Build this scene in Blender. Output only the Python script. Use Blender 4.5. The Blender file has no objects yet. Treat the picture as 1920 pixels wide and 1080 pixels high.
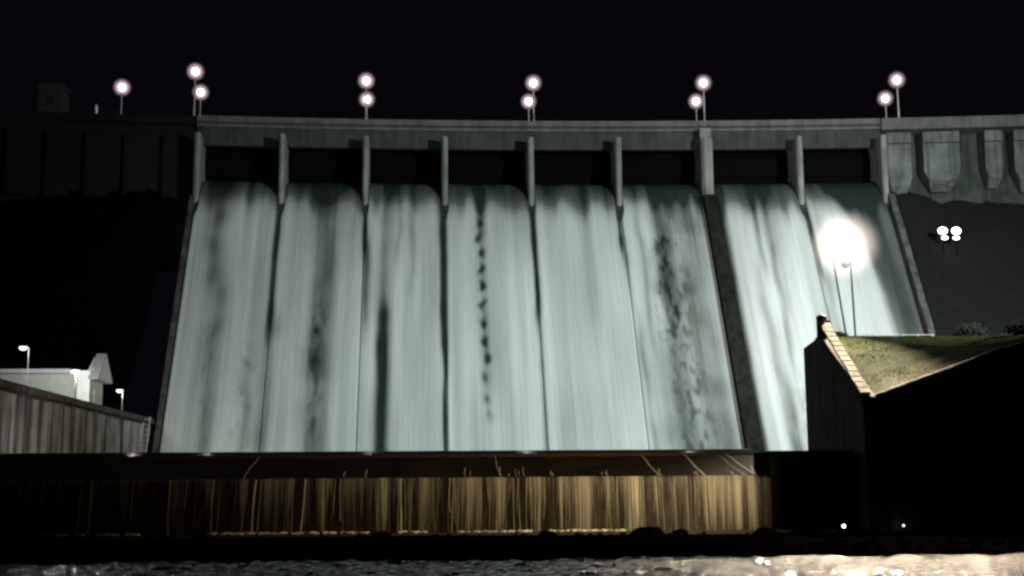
import bpy, bmesh, math, random
import numpy as np
from mathutils import Vector, Matrix, noise

random.seed(7); rng = np.random.default_rng(7)
sc = bpy.context.scene
COL = sc.collection

# ------------------------------------------------------------------ camera
YAW, PITCH, ROLL, F, EYE = 0.05167, 0.16036, -0.00791, 2400.0, 2.5
fw = Vector((math.sin(YAW)*math.cos(PITCH), math.cos(YAW)*math.cos(PITCH), math.sin(PITCH)))
rt = Vector((math.cos(YAW), -math.sin(YAW), 0)); up = rt.cross(fw)
rt, up = rt*math.cos(ROLL)+up*math.sin(ROLL), -rt*math.sin(ROLL)+up*math.cos(ROLL)
cd = bpy.data.cameras.new("camera"); cam = bpy.data.objects.new("camera", cd); COL.objects.link(cam)
cd.sensor_width = 36.0; cd.lens = 36.0*F/1920.0; cd.clip_start = 0.1; cd.clip_end = 3000
m = Matrix((rt, up, -fw)).transposed().to_4x4(); m.translation = (0, 0, EYE); cam.matrix_world = m
sc.camera = cam

# ------------------------------------------------------------------ night sky, view, samples
w = bpy.data.worlds.new("World"); sc.world = w; w.use_nodes = True
bg = w.node_tree.nodes["Background"]; bg.inputs[0].default_value = (0.0019, 0.0014, 0.0028, 1); bg.inputs[1].default_value = 1.0
sc.view_settings.view_transform = 'Standard'; sc.view_settings.look = 'None'
sc.view_settings.exposure = 0.0; sc.view_settings.gamma = 1.0; sc.view_settings.use_curve_mapping = False
sc.render.engine = 'CYCLES'
sc.cycles.use_denoising = True
sc.cycles.volume_bounces = 0; sc.cycles.volume_step_rate = 4.0
sc.cycles.sample_clamp_indirect = 4.0
sc.cycles.max_bounces = 6
sc.render.filter_size = 2.4 if hasattr(sc.render, 'filter_size') else 1.5
sc.cycles.filter_width = 2.6

def lamp(name, kind, loc, power, color, aim=None, size=70, blend=0.5, rad=0.3):
    d = bpy.data.lights.new(name, kind); d.energy = power; d.color = color; d.shadow_soft_size = rad
    o = bpy.data.objects.new(name, d); COL.objects.link(o); o.location = loc
    if kind == 'SPOT':
        d.spot_size = math.radians(size); d.spot_blend = blend
        o.rotation_euler = (Vector(aim)-Vector(loc)).to_track_quat('-Z', 'Y').to_euler()
    return o
KEY = (60.0, 48.0, 31.5); SOD = (25.5, 52.0, 6.0); MAST = (26.3, 82.0, 18.65); FILL = (-8.0, 76.5, 4.2)
lamp('dam_flood_light', 'SPOT', KEY, 415000, (0.865, 1.0, 0.95), (32, 140, 19), 84, 1.0, 0.8)
lamp('face_fill_light', 'SPOT', (-22.0, 80.2, 5.6), 26000, (0.87, 1.0, 0.95), (4, 135, 24), 90, 1.0, 0.3)  # added fill, softens the pier shadows on the dam face
lamp('mast_back_light', 'SPOT', (MAST[0]+.5, MAST[1]+3.0, MAST[2]), 60000, (1.0, 0.95, 0.90), (45, 142, 24), 62, 1.0, 0.5)
lamp('weir_flood_light', 'SPOT', SOD, 31000, (1.0, 0.75, 0.38), (7.0, 70, 3.0), 51, 1.0, 0.3)
lamp('mast_light', 'SPOT', (MAST[0], MAST[1]-3.0, MAST[2]-.3), 30000, (1.0, 0.86, 0.62), (22.5, 71.5, 9), 54, 1.0, 0.4)
lamp('river_light', 'SPOT', (MAST[0]-.6, MAST[1]-3.05, MAST[2]-.3), 120000, (1.0, 0.78, 0.58), (20.5, 46, 0), 46, 1.0, 0.8)

# ------------------------------------------------------------------ helpers
def tag(o, label=None, cat=None, group=None, kind=None):
    for k, v in (('label', label), ('category', cat), ('group', group), ('kind', kind)):
        if v: o[k] = v
    return o
def empty(name, loc=(0, 0, 0), rz=0):
    o = bpy.data.objects.new(name, None); o.location = loc; o.rotation_euler = (0, 0, rz); COL.objects.link(o); return o
class MB:
    def __init__(s): s.bm = bmesh.new()
    def box(s, x0, x1, y0, y1, z0, z1):
        v = [s.bm.verts.new(p) for p in ((x0,y0,z0),(x1,y0,z0),(x1,y1,z0),(x0,y1,z0),(x0,y0,z1),(x1,y0,z1),(x1,y1,z1),(x0,y1,z1))]
        for f in ((0,3,2,1),(4,5,6,7),(0,1,5,4),(1,2,6,5),(2,3,7,6),(3,0,4,7)): s.bm.faces.new([v[i] for i in f])
        return s
    def hexa(s, pts):
        v = [s.bm.verts.new(p) for p in pts]
        for f in ((0,3,2,1),(4,5,6,7),(0,1,5,4),(1,2,6,5),(2,3,7,6),(3,0,4,7)): s.bm.faces.new([v[i] for i in f])
        return s
    def tube(s, a, b, r0, r1=None, n=8, cap=True):
        a, b = Vector(a), Vector(b); r1 = r0 if r1 is None else r1
        d = (b-a).normalized(); q = d.to_track_quat('Z', 'Y')
        ra, rb = [], []
        for i in range(n):
            t = 2*math.pi*i/n; o = q @ Vector((math.cos(t), math.sin(t), 0))
            ra.append(s.bm.verts.new(a+o*r0)); rb.append(s.bm.verts.new(b+o*r1))
        for i in range(n): s.bm.faces.new((ra[i], ra[(i+1)%n], rb[(i+1)%n], rb[i]))
        if cap: s.bm.faces.new(ra[::-1]); s.bm.faces.new(rb)
        return s
    def ball(s, c, r, seg=14, rings=10, sq=(1,1,1)):
        g = bmesh.ops.create_uvsphere(s.bm, u_segments=seg, v_segments=rings, radius=r)
        for v in g['verts']: v.co = Vector((v.co.x*sq[0], v.co.y*sq[1], v.co.z*sq[2]))+Vector(c)
        return s
    def poly(s, base, vec):            # closed prism from a polygon (list of points) pushed along vec
        vec = Vector(vec); a = [s.bm.verts.new(p) for p in base]; b = [s.bm.verts.new(Vector(p)+vec) for p in base]
        n = len(a)
        s.bm.faces.new(a[::-1]); s.bm.faces.new(b)
        for i in range(n): s.bm.faces.new((a[i], a[(i+1)%n], b[(i+1)%n], b[i]))
        return s
    def bevel(s, w, seg=1):
        bmesh.ops.bevel(s.bm, geom=list(s.bm.edges), offset=w, segments=seg, affect='EDGES', clamp_overlap=True); return s
    def build(s, name, mat, parent=None, smooth=False):
        bmesh.ops.recalc_face_normals(s.bm, faces=s.bm.faces)
        me = bpy.data.meshes.new(name); s.bm.to_mesh(me); s.bm.free()
        if smooth: me.polygons.foreach_set('use_smooth', [True]*len(me.polygons))
        me.materials.append(mat); o = bpy.data.objects.new(name, me); COL.objects.link(o)
        if parent: o.parent = parent; 
        return o
def grid_mesh(name, P, mat, parent=None, smooth=True, attrs=None, uv=None, flip=False):
    n, k = P.shape[:2]
    idx = np.arange(n*k).reshape(n, k)
    q = np.stack([idx[:-1,:-1], idx[:-1,1:], idx[1:,1:], idx[1:,:-1]], -1).reshape(-1, 4)
    if flip: q = q[:, ::-1]
    me = bpy.data.meshes.new(name); me.from_pydata(P.reshape(-1,3).tolist(), [], q.tolist())
    if smooth: me.polygons.foreach_set('use_smooth', [True]*len(me.polygons))
    for nm, a in (attrs or {}).items():
        at_ = me.attributes.new(nm, 'FLOAT', 'POINT'); at_.data.foreach_set('value', a.reshape(-1).astype(np.float32))
    if uv is not None:
        l = me.uv_layers.new(name='UVMap'); vi = np.zeros(len(me.loops), dtype=np.int32); me.loops.foreach_get('vertex_index', vi)
        l.data.foreach_set('uv', uv.reshape(-1,2)[vi].astype(np.float32).reshape(-1))
    me.materials.append(mat); me.update()
    o = bpy.data.objects.new(name, me); COL.objects.link(o)
    if parent: o.parent = parent
    return o
def vnoise(x, y, seed=0):           # smooth value noise on arrays
    r = np.random.default_rng(seed); T = r.random((256, 256))
    xi = np.floor(x).astype(int); yi = np.floor(y).astype(int); fx = x-xi; fy = y-yi
    fx = fx*fx*(3-2*fx); fy = fy*fy*(3-2*fy)
    g = lambda a, b: T[a % 256, b % 256]
    return (g(xi,yi)*(1-fx)+g(xi+1,yi)*fx)*(1-fy)+(g(xi,yi+1)*(1-fx)+g(xi+1,yi+1)*fx)*fy

# ------------------------------------------------------------------ materials
def base_mat(name, rough=0.8, spec=0.3):
    spec = 0.0 if rough >= 1.0 else spec
    m = bpy.data.materials.new(name); m.use_nodes = True; nt = m.node_tree; b = nt.nodes['Principled BSDF']
    b.inputs['Roughness'].default_value = rough; b.inputs['Specular IOR Level'].default_value = spec
    return m, nt, b
def concrete(name, c0, c1, scale=0.6, streak=True, bump=0.25, rough=0.85, dirt=0.55, sx=1.6):
    m, nt, b = base_mat(name, rough); N, L = nt.nodes, nt.links
    tc = N.new('ShaderNodeTexCoord'); n1 = N.new('ShaderNodeTexNoise'); n1.inputs['Scale'].default_value = scale; n1.inputs['Detail'].default_value = 6
    L.new(tc.outputs['Object'], n1.inputs['Vector'])
    mp = N.new('ShaderNodeMapping'); mp.inputs['Scale'].default_value = (sx, sx, 0.12); L.new(tc.outputs['Object'], mp.inputs['Vector'])
    n2 = N.new('ShaderNodeTexNoise'); n2.inputs['Scale'].default_value = 1.0; n2.inputs['Detail'].default_value = 4; L.new(mp.outputs[0], n2.inputs['Vector'])
    r1 = N.new('ShaderNodeValToRGB'); r1.color_ramp.elements[0].position = 0.3; r1.color_ramp.elements[1].position = 0.7
    r1.color_ramp.elements[0].color = (*c0, 1); r1.color_ramp.elements[1].color = (*c1, 1); L.new(n1.outputs['Fac'], r1.inputs[0])
    r2 = N.new('ShaderNodeValToRGB'); r2.color_ramp.elements[0].position = 0.36; r2.color_ramp.elements[1].position = 0.56
    k = 1-dirt if streak else 0.9
    r2.color_ramp.elements[0].color = (k, k, k, 1); r2.color_ramp.elements[1].color = (1, 1, 1, 1); L.new(n2.outputs['Fac'], r2.inputs[0])
    mx = N.new('ShaderNodeMix'); mx.data_type = 'RGBA'; mx.blend_type = 'MULTIPLY'; mx.inputs[0].default_value = 1.0
    L.new(r1.outputs[0], mx.inputs[6]); L.new(r2.outputs[0], mx.inputs[7]); L.new(mx.outputs[2], b.inputs['Base Color'])
    bp = N.new('ShaderNodeBump'); bp.inputs['Strength'].default_value = bump; bp.inputs['Distance'].default_value = 0.15
    n3 = N.new('ShaderNodeTexNoise'); n3.inputs['Scale'].default_value = scale*6; n3.inputs['Detail'].default_value = 5; L.new(tc.outputs['Object'], n3.inputs['Vector'])
    L.new(n3.outputs['Fac'], bp.inputs['Height']); L.new(bp.outputs[0], b.inputs['Normal'])
    return m
def simple(name, c, rough=0.6, metal=0.0, var=0.15):
    m, nt, b = base_mat(name, rough); N, L = nt.nodes, nt.links; b.inputs['Metallic'].default_value = metal
    n = N.new('ShaderNodeTexNoise'); n.inputs['Scale'].default_value = 3.0; n.inputs['Detail'].default_value = 4
    tc = N.new('ShaderNodeTexCoord'); L.new(tc.outputs['Object'], n.inputs['Vector'])
    r = N.new('ShaderNodeValToRGB'); r.color_ramp.elements[0].color = (*[x*(1-var) for x in c], 1); r.color_ramp.elements[1].color = (*[min(1, x*(1+var)) for x in c], 1)
    r.color_ramp.elements[0].position = .35; r.color_ramp.elements[1].position = .65
    L.new(n.outputs['Fac'], r.inputs[0]); L.new(r.outputs[0], b.inputs['Base Color']); return m
def glow(name, c, s):
    m = bpy.data.materials.new(name); m.use_nodes = True; nt = m.node_tree; nt.nodes.clear()
    o = nt.nodes.new('ShaderNodeOutputMaterial'); e = nt.nodes.new('ShaderNodeEmission'); e.inputs[0].default_value = (*c, 1); e.inputs[1].default_value = s
    nt.links.new(e.outputs[0], o.inputs[0]); return m

M = {}
M['dam'] = concrete('dam_concrete', (0.16, 0.17, 0.165), (0.26, 0.26, 0.25))
M['sidewall'] = concrete('side_wall_concrete', (0.05, 0.056, 0.05), (0.10, 0.105, 0.1), scale=.5, dirt=.5)
M['face'] = concrete('algae_face_concrete', (0.02, 0.027, 0.022), (0.05, 0.058, 0.05), scale=.6, dirt=.5)
M['pier'] = concrete('pier_concrete', (0.16, 0.17, 0.16), (0.26, 0.26, 0.245), dirt=0.4)
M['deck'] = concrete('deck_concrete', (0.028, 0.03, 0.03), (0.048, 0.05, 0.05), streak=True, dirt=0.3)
M['rail'] = concrete('parapet_concrete', (0.08, 0.08, 0.08), (0.125, 0.122, 0.118), dirt=0.3)
M['dimmed'] = concrete('dimmed_concrete', (0.002, 0.002, 0.0024), (0.005, 0.004, 0.005), scale=.4)  # near-black colour holds the left wing's lack of light
M['buttress'] = concrete('buttress_concrete', (0.06, 0.07, 0.068), (0.135, 0.145, 0.142), scale=.5, dirt=0.5)
M['gate'] = simple('dark_gate_steel', (0.003, 0.0032, 0.003), 1.0)
M['tw'] = concrete('stained_wall_concrete', (0.22, 0.22, 0.215), (0.43, 0.43, 0.415), scale=.35, dirt=0.8, sx=.8)
M['twcap'] = concrete('wall_cap_concrete', (0.08, 0.075, 0.06), (0.14, 0.13, 0.11), scale=.5)
M['rw'] = concrete('dark_bank_wall', (0.11, 0.088, 0.084), (0.19, 0.155, 0.145), scale=.35, dirt=0.5)
M['cope'] = concrete('pale_coping', (0.30, 0.27, 0.23), (0.5, 0.46, 0.4), dirt=0.5, scale=2.5)
M['brick'] = concrete('brown_wall_edge', (0.09, 0.05, 0.03), (0.16, 0.09, 0.05), scale=2.)
M['weir'] = concrete('wet_weir_concrete', (0.009, 0.0065, 0.0035), (0.034, 0.023, 0.012), scale=.5, rough=0.5, dirt=0.55)
M['soil'] = simple('dark_hillside_soil', (0.0045, 0.0045, 0.0058), 0.95, var=.5)
M['soil_dimmed'] = simple('dimmed_left_slope', (0.002, 0.002, 0.0022), 1.0, var=.5)  # darker copy of the hillside colour for the slope no light reaches
M['bank'] = simple('riverbank_soil', (0.0012, 0.0009, 0.0009), 1.0, var=.5)
M['rock'] = simple('dark_wet_rock', (0.0015, 0.0012, 0.0012), 1.0, var=.5)
M['leaf'] = simple('dark_leaves', (0.012, 0.016, 0.009), 0.8, var=.4)
M['grassbase'] = simple('mossy_grass_ground', (0.036, 0.047, 0.004), 0.95, var=.35)
M['grass'] = simple('grass_blades', (0.036, 0.048, 0.003), 0.9, var=.3)
M['pole'] = simple('lamp_pole_paint', (0.5, 0.42, 0.42), 0.5)
M['mastpole'] = simple('dark_mast_steel', (0.04, 0.05, 0.05), 0.5)
M['white'] = simple('white_painted_wall', (0.72, 0.74, 0.72), 0.7, var=.05)
M['greenwall'] = simple('grey_green_cladding', (0.36, 0.37, 0.34), 0.7, var=.08)
M['roof'] = simple('pale_sheet_roof', (0.42, 0.40, 0.43), 0.6, var=.08)
M['glass'] = simple('dark_window_glass', (0.02, 0.025, 0.03), 0.1)
M['hut'] = simple('grey_hut_wall', (0.035, 0.032, 0.036), 0.9)
M['globe'] = glow('lit_lamp_globe', (1.0, 0.86, 0.90), 16.0)
M['mastglow'] = glow('lit_mast_bulb', (1.0, 0.95, 0.90), 30.0)
M['cool'] = glow('cool_lamp_lens', (0.93, 0.97, 1.0), 2.2)
M['twin'] = glow('twin_lamp_lens', (0.95, 0.98, 1.0), 6.0)
M['housing'] = simple('lamp_housing', (0.08, 0.08, 0.08), 0.5)

def bloom_mat(name, c, s, p):  # see-through shell glowing toward its centre: lens bloom round a lamp
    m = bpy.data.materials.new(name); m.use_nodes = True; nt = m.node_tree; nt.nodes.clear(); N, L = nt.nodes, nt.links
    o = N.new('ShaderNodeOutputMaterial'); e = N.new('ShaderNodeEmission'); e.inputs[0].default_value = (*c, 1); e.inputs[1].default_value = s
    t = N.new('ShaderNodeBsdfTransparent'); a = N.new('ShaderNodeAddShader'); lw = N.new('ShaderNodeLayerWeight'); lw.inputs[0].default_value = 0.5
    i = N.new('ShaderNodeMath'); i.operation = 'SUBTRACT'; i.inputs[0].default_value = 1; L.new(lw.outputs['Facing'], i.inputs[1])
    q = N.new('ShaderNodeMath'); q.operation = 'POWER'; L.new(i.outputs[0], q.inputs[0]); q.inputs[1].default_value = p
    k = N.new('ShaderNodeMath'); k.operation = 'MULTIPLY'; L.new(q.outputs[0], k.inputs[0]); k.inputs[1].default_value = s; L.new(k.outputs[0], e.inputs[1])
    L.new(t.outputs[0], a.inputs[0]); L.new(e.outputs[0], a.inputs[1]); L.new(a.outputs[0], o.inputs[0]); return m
M['bloom'] = bloom_mat('lamp_bloom', (1.0, .74, .82), .65, 5.0)
M['mastbloom'] = bloom_mat('mast_bloom', (1.0, .86, .76), 1.0, 5.0)
def spill_mat():
    m, nt, b = base_mat('spilling_water', 0.42, 0.45); N, L = nt.nodes, nt.links
    uv = N.new('ShaderNodeUVMap'); uv.uv_map = 'UVMap'
    at_ = N.new('ShaderNodeAttribute'); at_.attribute_name = 'flow'
    mp = N.new('ShaderNodeMapping'); mp.inputs['Scale'].default_value = (4.5, 0.04, 1); L.new(uv.outputs[0], mp.inputs[0])
    n1 = N.new('ShaderNodeTexNoise'); n1.inputs['Scale'].default_value = 1.0; n1.inputs['Detail'].default_value = 3; n1.inputs['Roughness'].default_value = .6; L.new(mp.outputs[0], n1.inputs['Vector'])
    mp2 = N.new('ShaderNodeMapping'); mp2.inputs['Scale'].default_value = (3.0, 0.5, 1); L.new(uv.outputs[0], mp2.inputs[0])
    n2 = N.new('ShaderNodeTexNoise'); n2.inputs['Scale'].default_value = 1.0; n2.inputs['Detail'].default_value = 6; L.new(mp2.outputs[0], n2.inputs['Vector'])
    a = N.new('ShaderNodeMath'); a.operation = 'MULTIPLY_ADD'; L.new(n1.outputs['Fac'], a.inputs[0]); a.inputs[1].default_value = 0.24; a.inputs[2].default_value = -0.12
    c = N.new('ShaderNodeMath'); c.operation = 'MULTIPLY_ADD'; L.new(n2.outputs['Fac'], c.inputs[0]); c.inputs[1].default_value = 0.08; L.new(a.outputs[0], c.inputs[2])
    d = N.new('ShaderNodeMath'); d.operation = 'ADD'; L.new(c.outputs[0], d.inputs[0]); L.new(at_.outputs['Fac'], d.inputs[1])
    r = N.new('ShaderNodeValToRGB'); e = r.color_ramp.elements
    e[0].position = 0.05; e[0].color = (0.018, 0.028, 0.024, 1); e[1].position = 1.0; e[1].color = (0.74, 0.765, 0.765, 1)
    x = r.color_ramp.elements.new(0.35); x.color = (0.125, 0.14, 0.13, 1); x = r.color_ramp.elements.new(0.7); x.color = (0.42, 0.45, 0.44, 1)
    L.new(d.outputs[0], r.inputs[0]); L.new(r.outputs[0], b.inputs['Base Color'])
    bp = N.new('ShaderNodeBump'); bp.inputs['Strength'].default_value = 0.2; bp.inputs['Distance'].default_value = 0.15
    L.new(c.outputs[0], bp.inputs['Height']); L.new(bp.outputs[0], b.inputs['Normal'])
    return m
M['spill'] = spill_mat()
def strand_mat():
    m, nt, b = base_mat('falling_water', 0.35, 0.5); N, L = nt.nodes, nt.links
    b.inputs['Base Color'].default_value = (0.75, 0.73, 0.66, 1); b.inputs['Alpha'].default_value = 0.45
    b.inputs['IOR'].default_value = 1.1
    return m
M['strand'] = strand_mat()
def foam_mat():
    m, nt, b = base_mat('white_foam', 0.6, 0.3); b.inputs['Base Color'].default_value = (0.7, 0.68, 0.66, 1); return m
M['foam'] = foam_mat()
def river_mat(name, s1, s2, stren, col):
    m, nt, b = base_mat(name, 0.085, 0.5); N, L = nt.nodes, nt.links
    b.inputs['Base Color'].default_value = (*col, 1); b.inputs['IOR'].default_value = 1.33
    tc = N.new('ShaderNodeTexCoord')
    mp = N.new('ShaderNodeMapping'); mp.inputs['Scale'].default_value = (1.0, 0.7, 1); L.new(tc.outputs['Object'], mp.inputs[0])
    n1 = N.new('ShaderNodeTexNoise'); n1.inputs['Scale'].default_value = s1; n1.inputs['Detail'].default_value = 3; L.new(mp.outputs[0], n1.inputs['Vector'])
    n2 = N.new('ShaderNodeTexNoise'); n2.inputs['Scale'].default_value = s2; n2.inputs['Detail'].default_value = 5; L.new(mp.outputs[0], n2.inputs['Vector'])
    a = N.new('ShaderNodeMath'); a.operation = 'MULTIPLY_ADD'; L.new(n1.outputs['Fac'], a.inputs[0]); a.inputs[1].default_value = 0.35; L.new(n2.outputs['Fac'], a.inputs[2])
    bp = N.new('ShaderNodeBump'); bp.inputs['Strength'].default_value = stren; bp.inputs['Distance'].default_value = 0.22
    L.new(a.outputs[0], bp.inputs['Height']); L.new(bp.outputs[0], b.inputs['Normal']); return m
M['river'] = river_mat('river_surface', 12.0, 4.0, 1.0, (0.022, 0.018, 0.017))
M['pool'] = river_mat('pool_surface', 3.0, 0.8, 0.4, (0.05, 0.06, 0.055))

# ------------------------------------------------------------------ dam frame: s along the crest, r downstream, z up
R, XO, Y0 = 484.46, 7.134, 150.0
S = [-36.27, -26.48, -16.73, -7.42, 2.82, 13.27, 23.9, 34.89, 44.89]
def D(s, r, z):
    a = s/R; return Vector((XO+(R-r)*math.sin(a), Y0-R+(R-r)*math.cos(a), z))
def Dn(s, r, z):
    a = s/R; return np.stack([XO+(R-r)*np.sin(a), Y0-R+(R-r)*np.cos(a), z+0*a], -1)
SL = 0.718
def face_r(z): return 3.85+(35.94-z)*SL
def profile(n_crest=16, z0=3.0, n_face=60, rstart=-4.0):
    rr = list(np.linspace(rstart, 3.85, n_crest)); zz = [39.5-0.1067*(r+1.5)**2.09 if r > -1.5 else 39.5 for r in rr]
    for z in np.linspace(35.94, z0, n_face+1)[1:]: rr.append(face_r(z)); zz.append(z)
    return np.array(rr), np.array(zz)
def dslab(mb, s0, s1, r0, r1, z0, z1, n=1):     # curved box in dam coordinates
    for i in range(n):
        a = s0+(s1-s0)*i/n; b = s0+(s1-s0)*(i+1)/n
        mb.hexa([D(a,r1,z0), D(b,r1,z0), D(b,r0,z0), D(a,r0,z0), D(a,r1,z1), D(b,r1,z1), D(b,r0,z1), D(a,r0,z1)])
    return mb

# ground and hills ---------------------------------------------------------
xs = np.linspace(-600, 600, 121); ys = np.concatenate([np.linspace(-60, 42, 12), np.linspace(46, 68.6, 24), [69.5, 71, 900]])
X, Yg = np.meshgrid(xs, ys); Z = np.full_like(X, -1.5)
Z += np.clip((Yg-47.2)/5, 0, 1)*1.85 + (vnoise(X*.35, Yg*.5, 3)-.5)*.45*(Yg > 46)
Z = np.where(Yg > 70.5, -0.5, Z)
g = grid_mesh('riverbank', np.stack([X, Yg, Z], -1), M['bank']); tag(g, kind='structure')
P = np.array([[[-300, -30, 0], [300, -30, 0]], [[-300, 60, 0], [300, 60, 0]]], float)
# river: gently waved sheet
xs = np.linspace(-40, 45, 560); ys = np.concatenate([np.linspace(-20, 14, 20)[:-1], np.linspace(14, 55, 260)])
X, Yg = np.meshgrid(xs, ys)
Z = (vnoise(X*1.1, Yg*1.4, 11)-.5)*.16+(vnoise(X*2.7+9, Yg*3.1, 12)-.5)*.12+(vnoise(X*.25, Yg*.4, 13)-.5)*.08
Z *= np.clip((45-np.abs(X-2))/10, 0, 1)
tag(grid_mesh('river_water', np.stack([X, Yg, Z], -1), M['river']), kind='structure')

def hill(name, xs, ys, hf, mat, seed):
    X, Yg = np.meshgrid(xs, ys); Z = hf(X, Yg)+(vnoise(X*.25, Yg*.25, seed)-.5)*1.6+(vnoise(X*.9, Yg*.9, seed+1)-.5)*.6
    return tag(grid_mesh(name, np.stack([X, Yg, Z], -1), mat), kind='structure')
def edge_x(side, Yv):   # X of the spillway's outer edge at a given Y
    return (S[8] if side > 0 else S[0])*(1-(150-Yv)/R)+XO
def h_right(X, Yv):
    d = np.clip(X-edge_x(1, Yv), 0, 60)
    zf = 35.94-(150-3.85-Yv-0.0)*1.0/SL+2.9*0
    zf = 36.5-(144.0-Yv)/SL
    zz = np.maximum(zf-1.3-0*d, 10.0+0*d)
    gent = 38.0-(147-Yv)*(1.30-0.008*d)
    return np.minimum(np.where(d > 2, np.maximum(gent-1.5, 8.0), np.maximum(zz-1.5, 3)), 37.8)
hill('hillside', np.concatenate([np.linspace(46, 80, 50), np.linspace(82, 400, 30)]), np.linspace(84, 151, 60), h_right, M['soil'], 21)
def h_left(X, Yv):
    d = np.clip(edge_x(-1, Yv)-X, 0, 200)
    return np.minimum(np.maximum(38.3-(147-Yv)*(1.35-0.002*d)-1.0, 8.5), 38.0)
hill('hillside', np.concatenate([np.linspace(-400, -70, 30), np.linspace(-69, -31.5, 50)]), np.linspace(60, 151, 60), h_left, M['soil_dimmed'], 31)
# mound behind the right bank wall
X, Yg = np.meshgrid(np.linspace(30, 120, 40), np.linspace(84.5, 100, 12))
mb = MB().box(44, 400, 68.9, 84, -1, 9.6); tag(mb.build('bank_ground', M['soil']), kind='structure')

# stilling pool behind the weir
tag(MB().box(-28.4, 47, 75.2, 128, -0.4, 4.55).build('pool_water', M['pool']), kind='structure')

# unseen bank added outside the picture to block light from the corner wall's front
def h_blocker(X, Yv): return np.clip((X-31)*2.8, -3, 20.5)
hill('hillside', np.linspace(29, 42, 20), np.linspace(36, 67.2, 24), h_blocker, M['soil'], 41)
# ------------------------------------------------------------------ the dam
dam = empty('dam', (XO, 150, 0)); tag(dam, 'huge curved concrete dam with eight spilling bays between thin piers', 'dam')
def part(mb, name, mat, parent=dam, **k):
    o = mb.build(name, mat, None, **k); o.parent = parent; o.matrix_parent_inverse = Matrix.Translation(-Vector(parent.location)); return o
# spillway face
rr, zz = profile(rstart=-10, z0=1.0)
ss = np.linspace(S[0], S[8], 90); A, Bz = np.meshgrid(ss, np.arange(len(rr)))
o = grid_mesh('spillway_face', Dn(A, rr[Bz]-0.05, zz[Bz]), M['face'], flip=True); o.parent = dam; o.matrix_parent_inverse = Matrix.Translation(-Vector(dam.location))
# piers
def pier(s, th, foot=None):
    mb = MB(); h = th/2; nose = 3.85; zb = 34.2
    # rounded nose footprint pushed up
    pts = [(-h, -9), (h, -9), (h, nose-h*.8), (h*.6, nose-h*.2), (h*.25, nose), (-h*.25, nose), (-h*.6, nose-h*.2), (-h, nose-h*.8)]
    a = [mb.bm.verts.new(D(s+x, r, zb)) for x, r in pts]; b = [mb.bm.verts.new(D(s+x, r, 44.25)) for x, r in pts]
    n = len(a); mb.bm.faces.new(a[::-1]); mb.bm.faces.new(b)
    for i in range(n): mb.bm.faces.new((a[i], a[(i+1)%n], b[(i+1)%n], b[i]))
    return mb
for i, s in enumerate(S):
    part(pier(s, 1.35 if i == 6 else 0.72), 'pier', M['pier'])
# divider wall down the face from the thick pier, side walls at both ends
def face_wall(s, th, hgt, z0=3.0, nseg=26, ragged=0.0):
    mb = MB(); zz_ = np.linspace(36.6, z0, nseg+1)
    prev = None
    for z in zz_:
        nr, nz = 1/math.hypot(1, SL), SL/math.hypot(1, SL)
        r = face_r(z); hh = hgt*(1+ragged*random.uniform(-1, 1))
        row = [mb.bm.verts.new(D(s+x, r+q*nr-(.3 if q == 0 else 0), z+q*nz)) for x, q in ((-th/2, 0), (-th/2, hh), (th/2, hh), (th/2, 0))]
        if prev:
            for k in range(3): mb.bm.faces.new((prev[k], prev[k+1], row[k+1], row[k]))
        else: mb.bm.faces.new(row)
        prev = row
    mb.bm.faces.new(prev[::-1]); return mb
M['divider'] = concrete('algae_divider_concrete', (0.012, 0.0145, 0.011), (0.022, 0.026, 0.019), scale=.12, dirt=.4, rough=1.0)
part(face_wall(S[6]+0.15, 1.7, 1.0), 'divider_wall', M['divider'])
part(face_wall(S[0]-0.35, 0.5, 0.4), 'side_wall', M['sidewall'])
part(face_wall(S[8]+0.45, 0.7, 0.9, ragged=.15), 'side_wall', M['sidewall'])
# gates (curved radial plates with ribs)
for i in range(8):
    a, b = S[i]+(.7 if i == 6 else .38), S[i+1]-(.7 if i == 5 else .38); mb = MB(); n = 7; prev = None
    for k in range(n+1):
        z = 39.75+4.6*k/n; r = -2.6+1.4*math.sin(math.pi*(k/n))*.7
        row = [mb.bm.verts.new(D(a, r, z)), mb.bm.verts.new(D(b, r, z)), mb.bm.verts.new(D(b, r-.15, z)), mb.bm.verts.new(D(a, r-.15, z))]
        if prev:
            for q in range(4): mb.bm.faces.new((prev[q], prev[(q+1)%4], row[(q+1)%4], row[q]))
        prev = row
    for z in (40.6, 43.2): dslab(mb, a+.02, b-.02, -2.1, -1.62, z, z+.12)
    part(mb, 'gate', M['gate'])
# deck slab, girder between piers, kerb band and parapet
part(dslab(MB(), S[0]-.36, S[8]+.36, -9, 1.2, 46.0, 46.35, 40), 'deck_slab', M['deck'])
for i in range(8):
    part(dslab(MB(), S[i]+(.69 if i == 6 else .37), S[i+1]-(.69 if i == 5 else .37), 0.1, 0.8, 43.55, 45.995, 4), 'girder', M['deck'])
part(dslab(MB(), S[0]-.36, S[8]+.36, 0.9, 1.25, 46.352, 47.0, 60), 'parapet', M['rail'])
part(dslab(MB(), S[0]-.36, S[8]+.36, -9, -8.7, 46.352, 47.0, 40), 'parapet', M['rail'])
part(dslab(MB(), S[0]-.36, S[8]+.36, 0.82, 1.24, 45.7, 45.997, 60), 'cornice', M['rail'])
for i, s in enumerate(S):       # pier caps reaching up to the deck
    h = .66 if i == 6 else .34
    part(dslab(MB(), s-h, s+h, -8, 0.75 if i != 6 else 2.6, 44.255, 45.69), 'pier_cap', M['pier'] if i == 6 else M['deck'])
mb = MB()
for z_ in (47.35, 47.65, 47.95): dslab(mb, S[0]-.3, S[8]+.3, 1.02, 1.08, z_, z_+.05, 50)
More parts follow.
